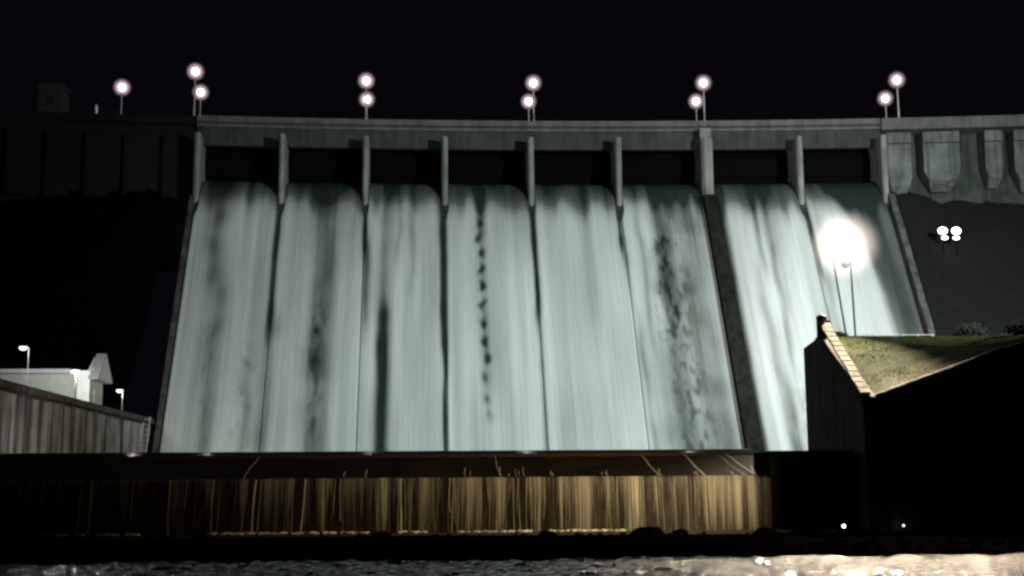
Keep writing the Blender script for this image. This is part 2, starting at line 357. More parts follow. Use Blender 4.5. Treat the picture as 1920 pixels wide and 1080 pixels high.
for k in range(48): dslab(mb, S[0]+k*1.72, S[0]+k*1.72+.06, 1.0, 1.1, 47.002, 47.98)
o = part(mb, 'guard_rail', M['gate']); o['kind'] = 'stuff'
# non-overflow wings
part(dslab(MB(), -100, S[0]-.4, -9, 0.2, 30, 46.0, 30), 'wing_wall', M['dimmed'], )
part(dslab(MB(), -100, S[0]-.4, -0.6, 1.0, 46.003, 46.9, 30), 'parapet', M['dimmed'])
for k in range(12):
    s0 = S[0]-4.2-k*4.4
    part(dslab(MB(), s0, s0+2.6, 0.203, 0.9, 37.0, 44.6), 'wall_panel', M['dimmed'])
part(dslab(MB(), S[8]+.5, 130, -9, -1.8, 30, 46.0, 30), 'wing_wall', M['face'])
part(dslab(MB(), S[8]+.5, 130, -3.0, 1.3, 45.6, 47.0, 40), 'parapet', M['rail'])
part(dslab(MB(), S[8]+.5, 130, -6.0, -5.0, 47.0, 48.3, 20), 'roadside_wall', M['dimmed'])
def buttress(a, b, zlow, zh=45.3):
    mb = MB(); dslab(mb, a, b, -1.7, 0.9, 44.0, zh); n = 5; prev = None
    for k in range(n+1):
        t = k/n; z = 43.9+(zlow-43.9)*t; r = 0.75-(0.25*t if k < n else 1.6)
        ins = 0 if k < n-1 else (b-a)*.12*(k-n+2)
        row = [mb.bm.verts.new(D(a+ins, r, z)), mb.bm.verts.new(D(b-ins, r, z)), mb.bm.verts.new(D(b-ins, -1.75, z)), mb.bm.verts.new(D(a+ins, -1.75, z))]
        if prev:
            for q in range(4): mb.bm.faces.new((prev[q], prev[(q+1)%4], row[(q+1)%4], row[q]))
        else: mb.bm.faces.new(row)
        prev = row
    mb.bm.faces.new(prev); return mb
for a, b, zl in ((45.9, 48.9, 37.5), (50.3, 54.6, 38.3), (57.6, 59.7, 38.6), (61.0, 65.0, 38.0), (66.5, 70, 38), (72, 76, 38)):
    part(buttress(a, b, zl), 'buttress', M['buttress'])

# ------------------------------------------------------------------ water sheets, one a bay
# (s, half width, strength, z top, z bottom, wobble)
streaks = [(-33.3, 1.1, .42, 40, 24, .3), (-32.3, .9, .36, 26, 3, .3), (-26.6, .3, .9, 36.6, 19, .05), (-26.3, .9, .35, 22, 3, .2),
 (-28.3, .5, .25, 16, 3, .3), (-21.2, 1.4, .42, 40, 3, .3), (-20.2, .6, .3, 40, 22, .2), (-16.65, .28, .85, 36.6, 29, .05), (-16.3, .35, .5, 31, 20, .1), (-14.3, .5, .35, 40, 21, .1),
 (-14.3, .65, .85, 22, 3, .12), (-11.3, .5, .25, 40, 24, .2), (-12.8, .3, .2, 38, 28, .2), (-7.65, .42, 1.0, 36.6, 18, .05), (-7.6, .22, .85, 19, 3, .08),
 (-3.3, .5, .85, 40, 33.5, .05), (-3.3, .6, .3, 34, 13, .08), (2.8, .3, .9, 36.6, 22, .04), (2.7, .3, .35, 24, 3, .08), (12.9, .3, .9, 36.6, 29.5, .05), (13.3, .3, .45, 31, 24, .1),
 (13.9, .4, .35, 21, 3, .1), (17.6, 1.0, .4, 40, 22, .25), (20.5, 2.6, .36, 40, 3, .4), (17.6, 1.3, .2, 34, 3, .5), (16.6, 1.4, .24, 20, 3, .4), (15.1, .35, .25, 40, 18, .2), (21.6, .9, .15, 34, 3, .3),
 (28.9, .35, .5, 40, 27, .15), (28.2, .5, .3, 28, 3, .2), (30.1, .4, .35, 40, 16, .25), (29.0, .5, .35, 14, 3, .3), (35.15, .25, .9, 36.6, 27, .1), (35.6, .6, .3, 28, 8, .2), (24.9, .55, .9, 40, 3, .05)]
blots = [(-21.5, 19.6, .3, .5, .35), (-21.6, 16.2, .3, 1.0, .3)]
z = 33.4
for k in range(12): blots.append((-3.3+random.uniform(-.12, .12), z, .36, .6, .8 if k < 9 else .45)); z -= 2.12
lab = ['water sheet of the leftmost bay, beside the black hillside', 'water sheet between second and third piers with a broad brownish streak', 'water sheet with a dark green double streak low down, third bay from left',
 'water sheet with a ladder of dark dots down its middle', 'smoothest and palest water sheet, in the centre bay with no dark streak', 'water sheet with wide dim blotchy band just left of the dark divider wall',
 'water sheet just right of the dark divider wall', 'water sheet of the rightmost bay, behind the dazzling mast lamp, darker in its right half']
for i in range(8):
    ga = .38 if i != 6 else .72; gb = .38 if i != 5 else .72
    s0, s1 = S[i]+ga, S[i+1]-gb
    rr, zz = profile(n_crest=22, n_face=130, rstart=-3.0, z0=3.2)
    A, K = np.meshgrid(np.linspace(0, 1, 88), np.arange(len(rr))); ZZ = zz[K]; RR = rr[K]
    wl = np.clip((35.3-ZZ)/1.5, 0, 1); e0 = s0-wl*(ga-.03 if i != 6 else 0); e1 = s1+wl*(gb-.03 if i != 5 else 0)
    A = e0+(e1-e0)*A
    T = np.full(A.shape, .76)
    T += (vnoise(A*1.1+50, ZZ*.05+i*7, 40+i)-.5)*.2 + (vnoise(A*3.5+50, ZZ*.09+i*7, 60+i)-.5)*.05 + (vnoise(A*.45+9, ZZ*.12, 80)-.5)*.16
    for (s, wd, st, zt, zb, wob) in streaks:
        cs = s+(vnoise(ZZ*.3+s, ZZ*0+2, 90)-.5)*wob*2
        env = 1/(1+np.exp(-(zt-ZZ)*1.2))/(1+np.exp(-(ZZ-zb)*1.0))
        fl = 0.75+.5*vnoise(ZZ*.5+s*3, ZZ*0+5, 91)
        T -= (st if st > .6 else .8*st)*fl*env*np.exp(-((A-cs)/wd)**2)
    reg = np.exp(-((A-18.0-(22-ZZ)*.02)/1.7)**2)/(1+np.exp(ZZ-33))+.5*np.exp(-((A+21.4)/1.1)**2)/(1+np.exp((ZZ-23)*.8))+.5*np.exp(-((A+28.6)/1.0)**2)/(1+np.exp(ZZ-17))+.4*np.exp(-((A+32.6)/.9)**2)/(1+np.exp(ZZ-20))+.6*np.exp(-((A-30.2)/.9)**2)/(1+np.exp(ZZ-13))
    q_ = vnoise(A*1.7+3, ZZ*.9+.5*A, 101)*.6+vnoise(A*3.4, ZZ*1.9, 102)*.4
    T -= .36*reg*np.clip((q_-.46)*2.6, 0, 1)
    for (s, zc, ws, wz, st) in blots:
        T -= .72*st*(.45+1.1*vnoise(A*2.2+s, ZZ*1.4, 97))*np.exp(-(np.abs(A-s-(vnoise(ZZ*1.2, A*0+s, 92)-.5)*.9)/ws)**2-((ZZ-zc-(vnoise(A*1.5, A*0+zc, 98)-.5)*.8)/wz)**2)
    if i == 7:
        ed = 38.2+3.6*np.clip((37.5-ZZ)/14, 0, 1)**.55+np.clip((22-ZZ)/20, 0, 1)*1.2  # right part darkened past a curving edge
        T -= .60/(1+np.exp(-(A-ed)*3.5))*(.85+.3*vnoise(A, ZZ*.2, 93))
    # torn start of the flow, plus crest and pier shadow painted in as dark
    st_ = 36.1+(vnoise(A*1.1, A*0+i, 94)-.5)*1.8-(.9*(A-s0)/(s1-s0) if i in (4, 6) else 0)
    T -= .70/(1+np.exp(-(ZZ-st_)*1.35))
    edge = np.minimum(A-e0, e1-A); T = np.clip(T, 0, 1)
    lift = .06+.13*T+.02*vnoise(A*3, ZZ*.4, 95)
    lift *= np.clip(edge/.05, 0, 1)
    nrm = np.where(K > 21, 1, np.clip((RR+1.5)/5.4, 0, 1)); ang = np.arctan2(1.0/SL, 1)*nrm
    P = Dn(A, RR+lift*np.sin(ang), ZZ+lift*np.cos(ang)+.02)
    v = np.cumsum(np.concatenate([[0], np.hypot(np.diff(rr), np.diff(zz))]))[K]
    o = grid_mesh('water_sheet', P, M['spill'], attrs={'flow': T}, uv=np.stack([A+100, v+i*31], -1), flip=True)
    tag(o, lab[i], 'waterfall', 'water sheets running down the spillway')

# ------------------------------------------------------------------ weir with its falling water
weir = empty('weir', (0, 70, 0)); tag(weir, 'long low wet concrete weir in front of the spillway with water pouring over', 'weir')
WX0, WX1 = -70.0, 17.7
part(MB().poly([(WX0, 70.0, 0), (WX0, 70.0, 3.35), (WX0, 70.5, 3.47), (WX0, 73.7, 4.72), (WX0, 73.95, 4.80), (WX0, 74.3, 4.80), (WX0, 75.2, 4.3), (WX0, 75.2, -.5), (WX0, 70, -.5)], (WX1-WX0, 0, 0)), 'weir_body', M['weir'], weir)
part(MB().box(WX1+.003, 22.35, 70.2, 75.2, -.5, 4.8).bevel(.06), 'end_block', M['divider'], weir)
# thin nappe over the crest edge (glossy)
M['nappe'] = river_mat('crest_water', 2.5, 0.5, 0.03, (0.05, 0.045, 0.04)); M['nappe'].node_tree.nodes['Principled BSDF'].inputs['Roughness'].default_value = .085
xs = np.linspace(-30, WX1, 700); th = np.linspace(0, 1, 13); A, K = np.meshgrid(xs, th)
yy = 74.9-1.35*K; zz_ = 5.06-.29*(1.35*np.maximum(K-.25, 0))-.02*np.maximum(.25-K, 0)+.012*(vnoise(A*1.1, K*1.5, 5)-.5); zz_[-1] -= .10
o = grid_mesh('crest_water', np.stack([A, yy, zz_], -1), M['nappe']); o.parent = weir; o.matrix_parent_inverse = Matrix.Translation(-Vector(weir.location)); o['kind'] = 'stuff'

def ribbons(items, mat, name, label, cat, parent=None):
    V, Fc = [], []
    for path, wd in items:           # path: list of points; half-round ribbon
        b = len(V); n = len(path)
        for k, p in enumerate(path):
            w_ = wd[k]
            V += [(p[0]-w_, p[1]+.03, p[2]), (p[0]-w_*.5, p[1]-w_*.5, p[2]), (p[0]+w_*.5, p[1]-w_*.5, p[2]), (p[0]+w_, p[1]+.03, p[2])]
        for k in range(n-1):
            for q in range(3):
                a = b+k*4+q; Fc.append((a, a+1, a+5, a+4))
    me = bpy.data.meshes.new(name); me.from_pydata(V, [], Fc); me.polygons.foreach_set('use_smooth', [True]*len(me.polygons)); me.materials.append(mat)
    o = bpy.data.objects.new(name, me); COL.objects.link(o); return o
items = []
def strand(x, w0, zt=3.42, zb=.3, y=69.98, lean=0, reach=1.0):
    n = 12; path = []; wd = []; ph = random.random()*9; zend = zt+(zb-zt)*reach
    for k in range(n+1):
        t = k/n; z_ = zt+(zend-zt)*t
        path.append((x+lean*t+.04*math.sin(ph+t*3), y-.10-.34*math.sqrt(max(0, (zt-z_)/3.2))+random.uniform(-.015, .015), z_))
        wd.append(w0*(1-.3*t)*(1+.25*math.sin(ph*2+t*7))*(1 if k < n else .5))
    items.append((path, wd))
x = -27.0
while x < 17.4:
    dens = .3*(.35+.5*float(vnoise(np.array([x*1.1+60]), np.array([3.5]), 71)[0])) if x > -5.5 else (.07 if x > -13 else .03)
    if random.random() < dens*1.0:
        w0 = random.choice([.006, .009, .012, .016, .022]) * (1 if x > -6 else .8)
        strand(x, w0, reach=1 if random.random() < .45 else random.uniform(.25, .8), lean=random.uniform(-.03, .02))
    if random.random() < .03*(dens+.1): strand(x, random.uniform(.03, .06), lean=random.uniform(-.04, .02))
    x += random.uniform(.03, .085)
for x, w0 in ((-10.2, .07), (-7.6, .05)): strand(x, w0, lean=-.12)
# jets running down the sloped upper apron
def slope_run(x, w0, lean, t0=0, t1=1):
    path = []; wd = []
    for k in range(9):
        t = t0+(t1-t0)*k/8; y = 73.7-3.3*t; z_ = 4.72-(73.7-y)*.385+.05
        path.append((x+lean*t+.03*math.sin(k), y, z_)); wd.append(w0*(.7+.5*t))
    items.append((path, wd))
for x, w0, l in ((11.1, .09, .5), (13.6, .12, .5), (16.0, .12, .9), (15.5, .06, .8), (2.7, .05, .2), (-10.6, .06, -.4)):
    slope_run(x, w0*.7, l)
for k in range(18):
    xx = random.uniform(-6, 17); slope_run(xx, random.uniform(.02, .05), random.uniform(-.05, .1), random.uniform(.55, .9), 1)
def film_mat():
    m, nt, b = base_mat('falling_film', 0.4, 0.4); N, L = nt.nodes, nt.links; b.inputs['Base Color'].default_value = (.75, .72, .64, 1)
    uv = N.new('ShaderNodeUVMap'); uv.uv_map = 'UVMap'; mp = N.new('ShaderNodeMapping'); mp.inputs['Scale'].default_value = (10.0, .16, 1); L.new(uv.outputs[0], mp.inputs[0])
    n = N.new('ShaderNodeTexNoise'); n.inputs['Scale'].default_value = 1; n.inputs['Detail'].default_value = 4; n.inputs['Roughness'].default_value = .65; L.new(mp.outputs[0], n.inputs['Vector'])
    at_ = N.new('ShaderNodeAttribute'); at_.attribute_name = 'flow'
    a = N.new('ShaderNodeMath'); a.operation = 'ADD'; L.new(n.outputs['Fac'], a.inputs[0]); L.new(at_.outputs['Fac'], a.inputs[1])
    r = N.new('ShaderNodeMapRange'); r.inputs['From Min'].default_value = .52; r.inputs['From Max'].default_value = 1.08; r.inputs['To Max'].default_value = .85; L.new(a.outputs[0], r.inputs['Value'])
    L.new(r.outputs[0], b.inputs['Alpha']); return m
M['film'] = film_mat()
xs = np.linspace(-28, 17.6, 900); th = np.linspace(0, 1, 26); A, K = np.meshgrid(xs, th)
zt_ = 3.46+(.15-3.46)*K; yy = 69.93-.36*np.sqrt(K)+(vnoise(A*2.5, K*.8, 111)-.5)*.12
fl = .17-.20*K+(vnoise(A*.8, K*.3, 112)-.5)*.20+(vnoise(A*2.4, K*.4, 113)-.5)*.30-.10*(A < -5.5)
o = grid_mesh('falling_water', np.stack([A, yy, zt_], -1), M['film'], attrs={'flow': fl}, uv=np.stack([A, K*3.3], -1)); tag(o, 'thin streaky film of water falling from the weir lip', 'waterfall', kind='stuff')
xs = np.linspace(-28, 17.6, 500); th = np.linspace(0, 1, 10); A, K = np.meshgrid(xs, th)
yy = 73.6-3.6*K; zt_ = 4.68+.045-(73.6-yy)*.385
fl = -.34+.30*K**3+(vnoise(A*.7, K*.3, 114)-.5)*.3+(vnoise(A*3, K*.6, 115)-.5)*.15
o = grid_mesh('running_water', np.stack([A, yy, zt_], -1), M['film'], attrs={'flow': fl}, uv=np.stack([A+.25*K+60, K*3.3], -1)); tag(o, 'thin water running down the sloped top of the weir', 'water film', kind='stuff')
o = ribbons(items, M['strand'], 'falling_water', '', ''); tag(o, 'curtain of golden water threads falling over the low weir', 'waterfall', kind='stuff')
# foam at the foot
mb = MB()
for k in range(420):
    xx = random.uniform(-27, 17); r_ = random.uniform(.05, .16)
    if vnoise(np.array([xx*.6+40]), np.array([.5]), 77)[0] < .42: continue
    g_ = bmesh.ops.create_icosphere(mb.bm, subdivisions=1, radius=r_)
    for v in g_['verts']: v.co = Vector((v.co.x*2.0, v.co.y, v.co.z*.6))*random.uniform(.8, 1.2)+Vector((xx, 69.15+random.uniform(-.3, .2), .60))
o = mb.build('foam', M['foam'], smooth=True); tag(o, 'broken line of white foam at the foot of the weir', 'foam', kind='stuff')
tag(MB().box(-60, 22, 68.7, 69.99, -.2, .57).build('weir_foot_water', M['pool']), kind='structure')

# boulders along the bar
def rock_mesh(seed, sub=2):
    bm = bmesh.new(); bmesh.ops.create_icosphere(bm, subdivisions=sub, radius=1)
    for v in bm.verts:
        n_ = noise.noise(v.co*1.3+Vector((seed*7.1, 0, 0))); v.co *= 1+.45*n_; v.co.z *= .7
    me = bpy.data.meshes.new('boulder'); bm.to_mesh(me); bm.free(); me.materials.append(M['rock']); return me
rocks = [rock_mesh(k) for k in range(6)]
mb = MB()
for k in range(900):
    xx = random.uniform(-30, 40); yy_ = random.uniform(51, 68.2); r_ = random.choice([.06,.08,.1,.14,.2])*random.uniform(.7,1.2)
    g_ = bmesh.ops.create_icosphere(mb.bm, subdivisions=1, radius=r_)
    for v in g_['verts']: v.co = Vector((v.co.x*random.uniform(.8, 1.4), v.co.y, v.co.z*.7))+Vector((xx, yy_, .34+(yy_-54)*.008))
tag(mb.build('river_stones', M['rock']), 'black river stones covering the bar below the weir', 'stones', kind='stuff')
big = [(-27.6, 66.3, .55, 'low boulder at the far left end of the dark rock bar'), (-20.3, 66, .42, 'boulder below the unlit left part of the weir'),
       (-12.4, 66.5, .45, 'boulder at the rock bar where the golden water begins on its left'), (-3.4, 66.5, .5, 'rounded boulder under the left half of the golden cascade'),
       (5.2, 66.2, .46, 'boulder below the middle of the lit cascade'), (10.4, 66.5, .74, 'largest boulder, a dark hump rising against the lit cascade'),
       (12.0, 66.3, .5, 'smaller boulder just right of the largest dark hump'), (16.3, 66, .5, 'boulder below the right end of the lit cascade'),
       (20.7, 66.3, .45, 'boulder right of the cascade at the foot of the dark wall'), (27.4, 66, .5, 'rightmost boulder at the foot of the dark wall')]
for k, (xx, yy_, r_, lb) in enumerate(big):
    o = bpy.data.objects.new('boulder', rocks[k % 6]); COL.objects.link(o); o.location = (xx, yy_, .48); o.scale = (r_*1.3, r_*.8, r_*.75); o.rotation_euler = (0, 0, k*1.3)
    tag(o, lb, 'boulder', 'boulders on the rock bar')

# ------------------------------------------------------------------ left bank wall and building
lw = empty('retaining_wall', (-29, 100, 0)); tag(lw, 'long stained concrete bank wall at the left, lower left of the spillway', 'retaining wall')
part(MB().box(-29.6, -28.75, 60, 126, -.5, 9.55), 'wall_core', M['twcap'], lw)
y = 62.0; k = 0
while y < 125.3:
    L_ = 2.9+.25*math.sin(k*1.7); y1 = min(y+L_, 125.6)
    off = random.uniform(-.02, .03); tp = 9.35+random.uniform(-.05, .05)
    part(MB().box(-28.745, -28.5+off, y+.05, y1-.05, .2, tp).bevel(.03), 'wall_panel', M['tw'], lw)
    if k % 3 == 0: part(MB().box(-28.745, -28.30, y-.09, y+.04, .2, 9.5), 'joint_rib', M['twcap'], lw)
    y = y1; k += 1
part(MB().box(-29.8, -28.25, 60, 126, 9.553, 10.05).bevel(.04), 'coping', M['twcap'], lw)
tag(MB().box(-90, -29.85, 60, 128, -.5, 9.5).build('platform_ground', M['soil']), kind='structure')

bd = empty('building', (-34, 111, 9.5)); tag(bd, 'long pale building with a bright gabled end behind the left bank wall', 'building')
part(MB().box(-62, -31.1, 109.6, 116, 9.502, 12.95), 'wall', M['greenwall'], bd)
part(MB().box(-62.3, -31.05, 109.2, 116.4, 12.953, 13.3).bevel(.04), 'roof_edge', M['roof'], bd)
part(MB().box(-31.03, -30.0, 109.3, 113.4, 9.503, 13.15), 'end_wall', M['white'], bd)
part(MB().poly([(-30.3, 109.6, 13.155), (-30.3, 113.2, 13.155), (-30.3, 111.4, 14.5)], (.5, 0, 0)), 'gable_wall', M['white'], bd)
mb = MB(); mb.poly([(-30.1, 109.15, 12.4), (-30.1, 109.0, 12.52), (-30.1, 111.4, 14.8), (-30.1, 111.4, 14.6)], (.85, 0, 0))
part(mb, 'roof', M['roof'], bd)
mb = MB(); mb.poly([(-30.1, 113.65, 12.4), (-30.1, 113.8, 12.52), (-30.1, 111.403, 14.8), (-30.1, 111.403, 14.6)], (.85, 0, 0))
part(mb, 'roof', M['roof'], bd)
part(MB().poly([(-29.35, 109.2, 12.42), (-29.35, 113.6, 12.42), (-29.35, 111.4, 14.6)], (0.06, 0, 0)), 'gable_panel', M['white'], bd)
part(MB().box(-29.996, -29.93, 110.6, 112.0, 9.504, 11.6), 'door', M['white'], bd)

def lamp_post(name, base, h, arm, label, group, r=.05, headr=.28, m='cool', power=None, rise=0.0):
    t = empty(name, base); tag(t, label, 'lamp', group)
    mb = MB().tube((0, 0, 0), (0, 0, h), r, r*.8)
    mb.build('pole', M['pole'], t)
    MB().tube((0, 0, h-.02), (arm, 0, h+.1+rise), r*.8, r*.7).build('arm', M['pole'], t)
    MB().box(arm-headr*1.2, arm+headr*1.2, -headr*.8, headr*.8, h+rise+.1, h+rise+.22).bevel(.03).build('housing', M['housing'], t)
    MB().ball((arm, 0, h+rise+.02), headr, sq=(1.2, .9, .75)).build('lamp_lens', M[m], t, smooth=True)
    if power: lamp('lamp_light', 'POINT', (base[0]+arm, base[1], base[2]+h+rise-.4), power, (.93, 1, .97), rad=.2)
    return t
lamp_post('street_lamp', (-33.9, 105.3, 9.5), 5.1, -.45, 'leftmost small street lamp, standing above the long building wall', 'small lamps on the left bank', power=260)
lamp_post('street_lamp', (-29.95, 105.0, 9.5), 3.15, -.1, 'small lamp in front of the building wall near its white end', 'small lamps on the left bank', power=820, headr=.3)
lamp_post('street_lamp', (-29.95, 120.2, 9.5), 2.8, -.28, 'small street lamp by itself between the gabled building and the spillway', 'small lamps on the left bank', power=200, headr=.26)
lamp('wall_wash_light', 'SPOT', (-22.0, 79, 5.0), 2800, (.96, 1.0, .95), (-28.5, 98, 5.5), 80, .8, .2)  # added wash to brighten the left bank wall
t = empty('floodlight', (-22.0, 79, 4.55)); tag(t, 'small added floodlight on the pool edge lighting the left bank wall', 'floodlight')
MB().tube((0,0,-.3),(0,0,.25),.04).build('stand', M['housing'], t); MB().box(-.1,.1,-.12,.05,.25,.42).bevel(.02).build('housing', M['housing'], t)
# steel ladder and pipe at the foot of the spillway's left side
t = empty('ladder', (-28.3, 122, 8)); tag(t, 'thin pale ladder at the left foot of the spillway', 'ladder')
for dx in (-.3, .3): MB().tube((dx-.25, 0, -3.5), (dx+.25, 0, 2.0), .05).build('rail', M['pole'], t)
for k in range(11): MB().tube((-.52+k*.045, 0, -3.2+k*.5), (.08+k*.045, 0, -3.2+k*.5), .03).build('rung', M['pole'], t)

# ------------------------------------------------------------------ right bank wall with grass corner
rw = empty('retaining_wall', (22.4, 68, 0)); tag(rw, 'tall dark corner wall on the right bank with sloping top edges', 'retaining wall')
part(MB().poly([(22.4, 68, -.5), (22.4, 68, 7.6), (22.4, 75, 11.75), (22.4, 75.6, 11.75), (22.4, 79, 11.45), (22.4, 79, -.5)], (.7, 0, 0)), 'side_wall', M['rw'], rw)
part(MB().poly([(23.103, 68, -.5), (23.103, 68, 7.62), (30.1, 68, 10.1), (36, 68, 12.0), (80, 68, 12.6), (80, 68, -.5)], (0, .8, 0)), 'front_wall', M['rw'], rw)
part(MB().poly([(22.34, 68.0, 7.12), (22.34, 68.0, 7.62), (22.34, 75, 11.77), (22.34, 75, 11.2)], (.05, 0, 0)), 'brown_band', M['brick'], rw)
# coping stones, one by one
n = 14
for k in range(n):
    t0, t1 = k/n+.006, (k+1)/n-.006; j = random.uniform(-.03, .03)
    y0_, y1_ = 68.02+6.9*t0, 68.02+6.9*t1; z0_, z1_ = 7.64+4.75*t0, 7.64+4.75*t1
    part(MB().hexa([(22.3+j, y0_, z0_), (22.85+j, y0_, z0_), (22.85+j, y1_, z1_), (22.3+j, y1_, z1_), (22.3+j, y0_, z0_+.17), (22.85+j, y0_, z0_+.17), (22.85+j, y1_, z1_+.17), (22.3+j, y1_, z1_+.17)]), 'coping_stone', M['cope'], rw)
n = 24
for k in range(n):
    x0_, x1_ = 23.1+7.2*k/n+.02, 23.1+7.2*(k+1)/n-.02; j = random.uniform(-.02, .02)
    za, zb_ = 7.63+(x0_-23.1)*.3543, 7.63+(x1_-23.1)*.3543
    part(MB().hexa([(x0_, 67.92+j, za), (x1_, 67.92+j, zb_), (x1_, 68.4+j, zb_), (x0_, 68.4+j, za), (x0_, 67.92+j, za+.09), (x1_, 67.92+j, zb_+.09), (x1_, 68.4+j, zb_+.09), (x0_, 68.4+j, za+.09)]), 'coping_stone', M['cope'], rw)
part(MB().box(22.2, 23.0, 75.05, 75.35, 11.6, 12.75).bevel(.05), 'end_post', M['rw'], rw)
o = MB().ball((22.5, 75.2, 12.85), .33, sq=(1, 1, .7)); part(o, 'post_cap', M['mastpole'], rw, smooth=True)
# grass slope: rises from the low corner towards the platform
def gz(x, y):
    a = 7.5+(y-68.4)*.60; b = 7.5+(x-23)*.352+(y-68.4)*.26
    return min(max(a*.55+b*.45, min(a, b)), 12.05)
X, Yg = np.meshgrid(np.linspace(0, 1, 50), np.linspace(68.6, 84.5, 34)); e_ = 23.05+np.clip(Yg-78.5, 0, 9)*.30; X = e_+(44-e_)*X
def gzn(x, y):
    return np.minimum(7.5+(x-23)*.34*np.clip(1-(y-68.4)/9, 0, 1)+(y-68.4)*.50, 12.05)
Z = gzn(X, Yg)+(vnoise(X*1.3, Yg*1.3, 6)-.5)*.07
tag(grid_mesh('grass_bank', np.stack([X, Yg, Z], -1), M['grassbase']), kind='structure')
V, Fc = [], []
for k in range(26000):
    x = random.uniform(23.1, 33); y = random.uniform(68.7, 79); z_ = float(gzn(np.array(x), np.array(y))); h = random.uniform(.02, .07); a = random.uniform(0, 3.14); w_ = .02
    dx, dy = math.cos(a)*w_, math.sin(a)*w_; b = len(V)
    V += [(x-dx, y-dy, z_-.06), (x+dx, y+dy, z_-.06), (x+random.uniform(-.06, .06), y+random.uniform(-.06, .06), z_+h)]; Fc.append((b, b+1, b+2))
me = bpy.data.meshes.new('grass'); me.from_pydata(V, [], Fc); me.materials.append(M['grass'])
o = bpy.data.objects.new('grass', me); COL.objects.link(o); tag(o, 'short olive grass on the bank above the dark corner wall', 'grass', kind='stuff')
# railing behind the grass
rl = empty('railing', (27.6, 84, 12.05)); tag(rl, 'pale low railing panel behind the grass bank right of the mast', 'railing')
for k in range(6): part(MB().box(27.5+k*1.02, 27.58+k*1.02, 83.9, 84.0, 11.9, 12.95), 'post', M['pole'], rl)
for z_ in (12.25, 12.5, 12.72, 12.92): part(MB().tube((27.5, 83.95, z_), (32.7, 83.95, z_), .025), 'rail', M['pole'], rl)

def bush(name, c, rad, label, cat, n=500, sq=(1, 1, .8), mat='leaf', leaf=.14):
    t = empty(name, (c[0], c[1], c[2]-rad*sq[2])); tag(t, label, cat)
    MB().tube((0, 0, -.1), (0, 0, rad*.8), .07, .04, 6).build('stem', M['mastpole'], t)
    V, Fc = [], []
    for k in range(n):
        u = Vector((random.gauss(0, 1), random.gauss(0, 1), random.gauss(0, 1))).normalized()*random.random()**.4*rad*(1+.25*noise.noise(Vector((k*.01, 0, 0))))
        p = Vector((u.x*sq[0], u.y*sq[1], u.z*sq[2]+rad*sq[2])); a = Vector((random.gauss(0, 1), random.gauss(0, 1), random.gauss(0, 1))).normalized()*leaf; b_ = a.orthogonal()*.5
        b = len(V); V += [p-a, p+b_, p+a, p-b_]; Fc.append((b, b+1, b+2, b+3))
    me = bpy.data.meshes.new('foliage'); me.from_pydata([tuple(v) for v in V], [], Fc); me.materials.append(M[mat]); o = bpy.data.objects.new('foliage', me); COL.objects.link(o); o.parent = t
    return t
M['hedge'] = simple('hedge_leaves', (0.03, 0.035, 0.01), .8)
bush('bush', (33.6, 80, 12.2), 1.15, 'round black bush on the bank right of the railing', 'bush', 1400)
bush('bush', (36.6, 80.5, 12.0), 1.0, 'low dark bush farther right on the bank by the frame edge', 'bush', 900, (1.6, 1, .6))
bush('bush', (31.6, 73.0, 10.75), .8, 'added dark shrub nearest the lit grass, above the right coping', 'bush', 1300, (1.5, 1, .6))  # added shrubs here and below cover grass lit too far right
bush('bush', (34.6, 73, 11.9), 1.0, 'added wide dark shrub at the right frame edge behind the wall top', 'bush', 1300, (1.8, 1, .55))
bush('hedge', (25.3, 81.2, 12.35), .5, 'small clipped hedge at the foot of the floodlight mast', 'hedge', 1400, (1.7, .8, .9), 'hedge', .08)

# ------------------------------------------------------------------ floodlight mast
mt = empty('floodlight_mast', (26.5, 82, 12)); tag(mt, 'dazzling white floodlight cluster on two thin poles above the grass bank', 'floodlight mast')
for (a, b) in (((26.25, 82, 11.6), (25.5, 82, 17.7)), ((26.75, 82, 11.6), (26.65, 82.0, 17.75))):
    part(MB().tube(a, b, .075, .06), 'pole', M['mastpole'], mt)
part(MB().tube((25.4, 82.0, 17.7), (27.1, 82.0, 17.7), .06), 'crossbar', M['mastpole'], mt)
part(MB().ball(MAST, .9, 32, 24), 'lamp_globe', M['mastglow'], mt, smooth=True)
part(MB().ball(MAST, 2.6, 48, 36), 'bloom_shell', M['mastbloom'], mt, smooth=True)  # glowing shell added as bloom round the mast lamp
part(MB().ball((MAST[0], MAST[1], MAST[2]-1.25), .3, 12, 8), 'lamp_collar', M['housing'], mt)

# twin floodlights on the right hillside
for j, (dx, lb) in enumerate(((-.7, 'left one of the twin white floodlights on the dark right hillside'), (.7, 'right one of the twin white floodlights on the dark right hillside'))):
    t = empty('floodlight', (57.5+dx*1.13, 141, 29.3)); tag(t, lb, 'floodlight', 'twin floodlights on the right hillside')
    MB().tube((0, 0, -2), (0, 0, 2.5), .05, .04).build('pole', M['gate'], t)
    MB().box(-.4, .4, -.05, .3, 2.25, 3.0).bevel(.04).build('housing', M['housing'], t)
    MB().ball((0, -.08, 2.68), .5, sq=(1.1, .5, .85)).build('lamp_lens', M['twin'], t, smooth=True)
    MB().ball((.2-.25*j, -.08, 1.85), .3, sq=(1.3, .6, .7)).build('small_lens', M['twin'], t, smooth=True)
    MB().box(-.2, .3, .02, .15, 1.85, 2.1).build('small_housing', M['housing'], t)

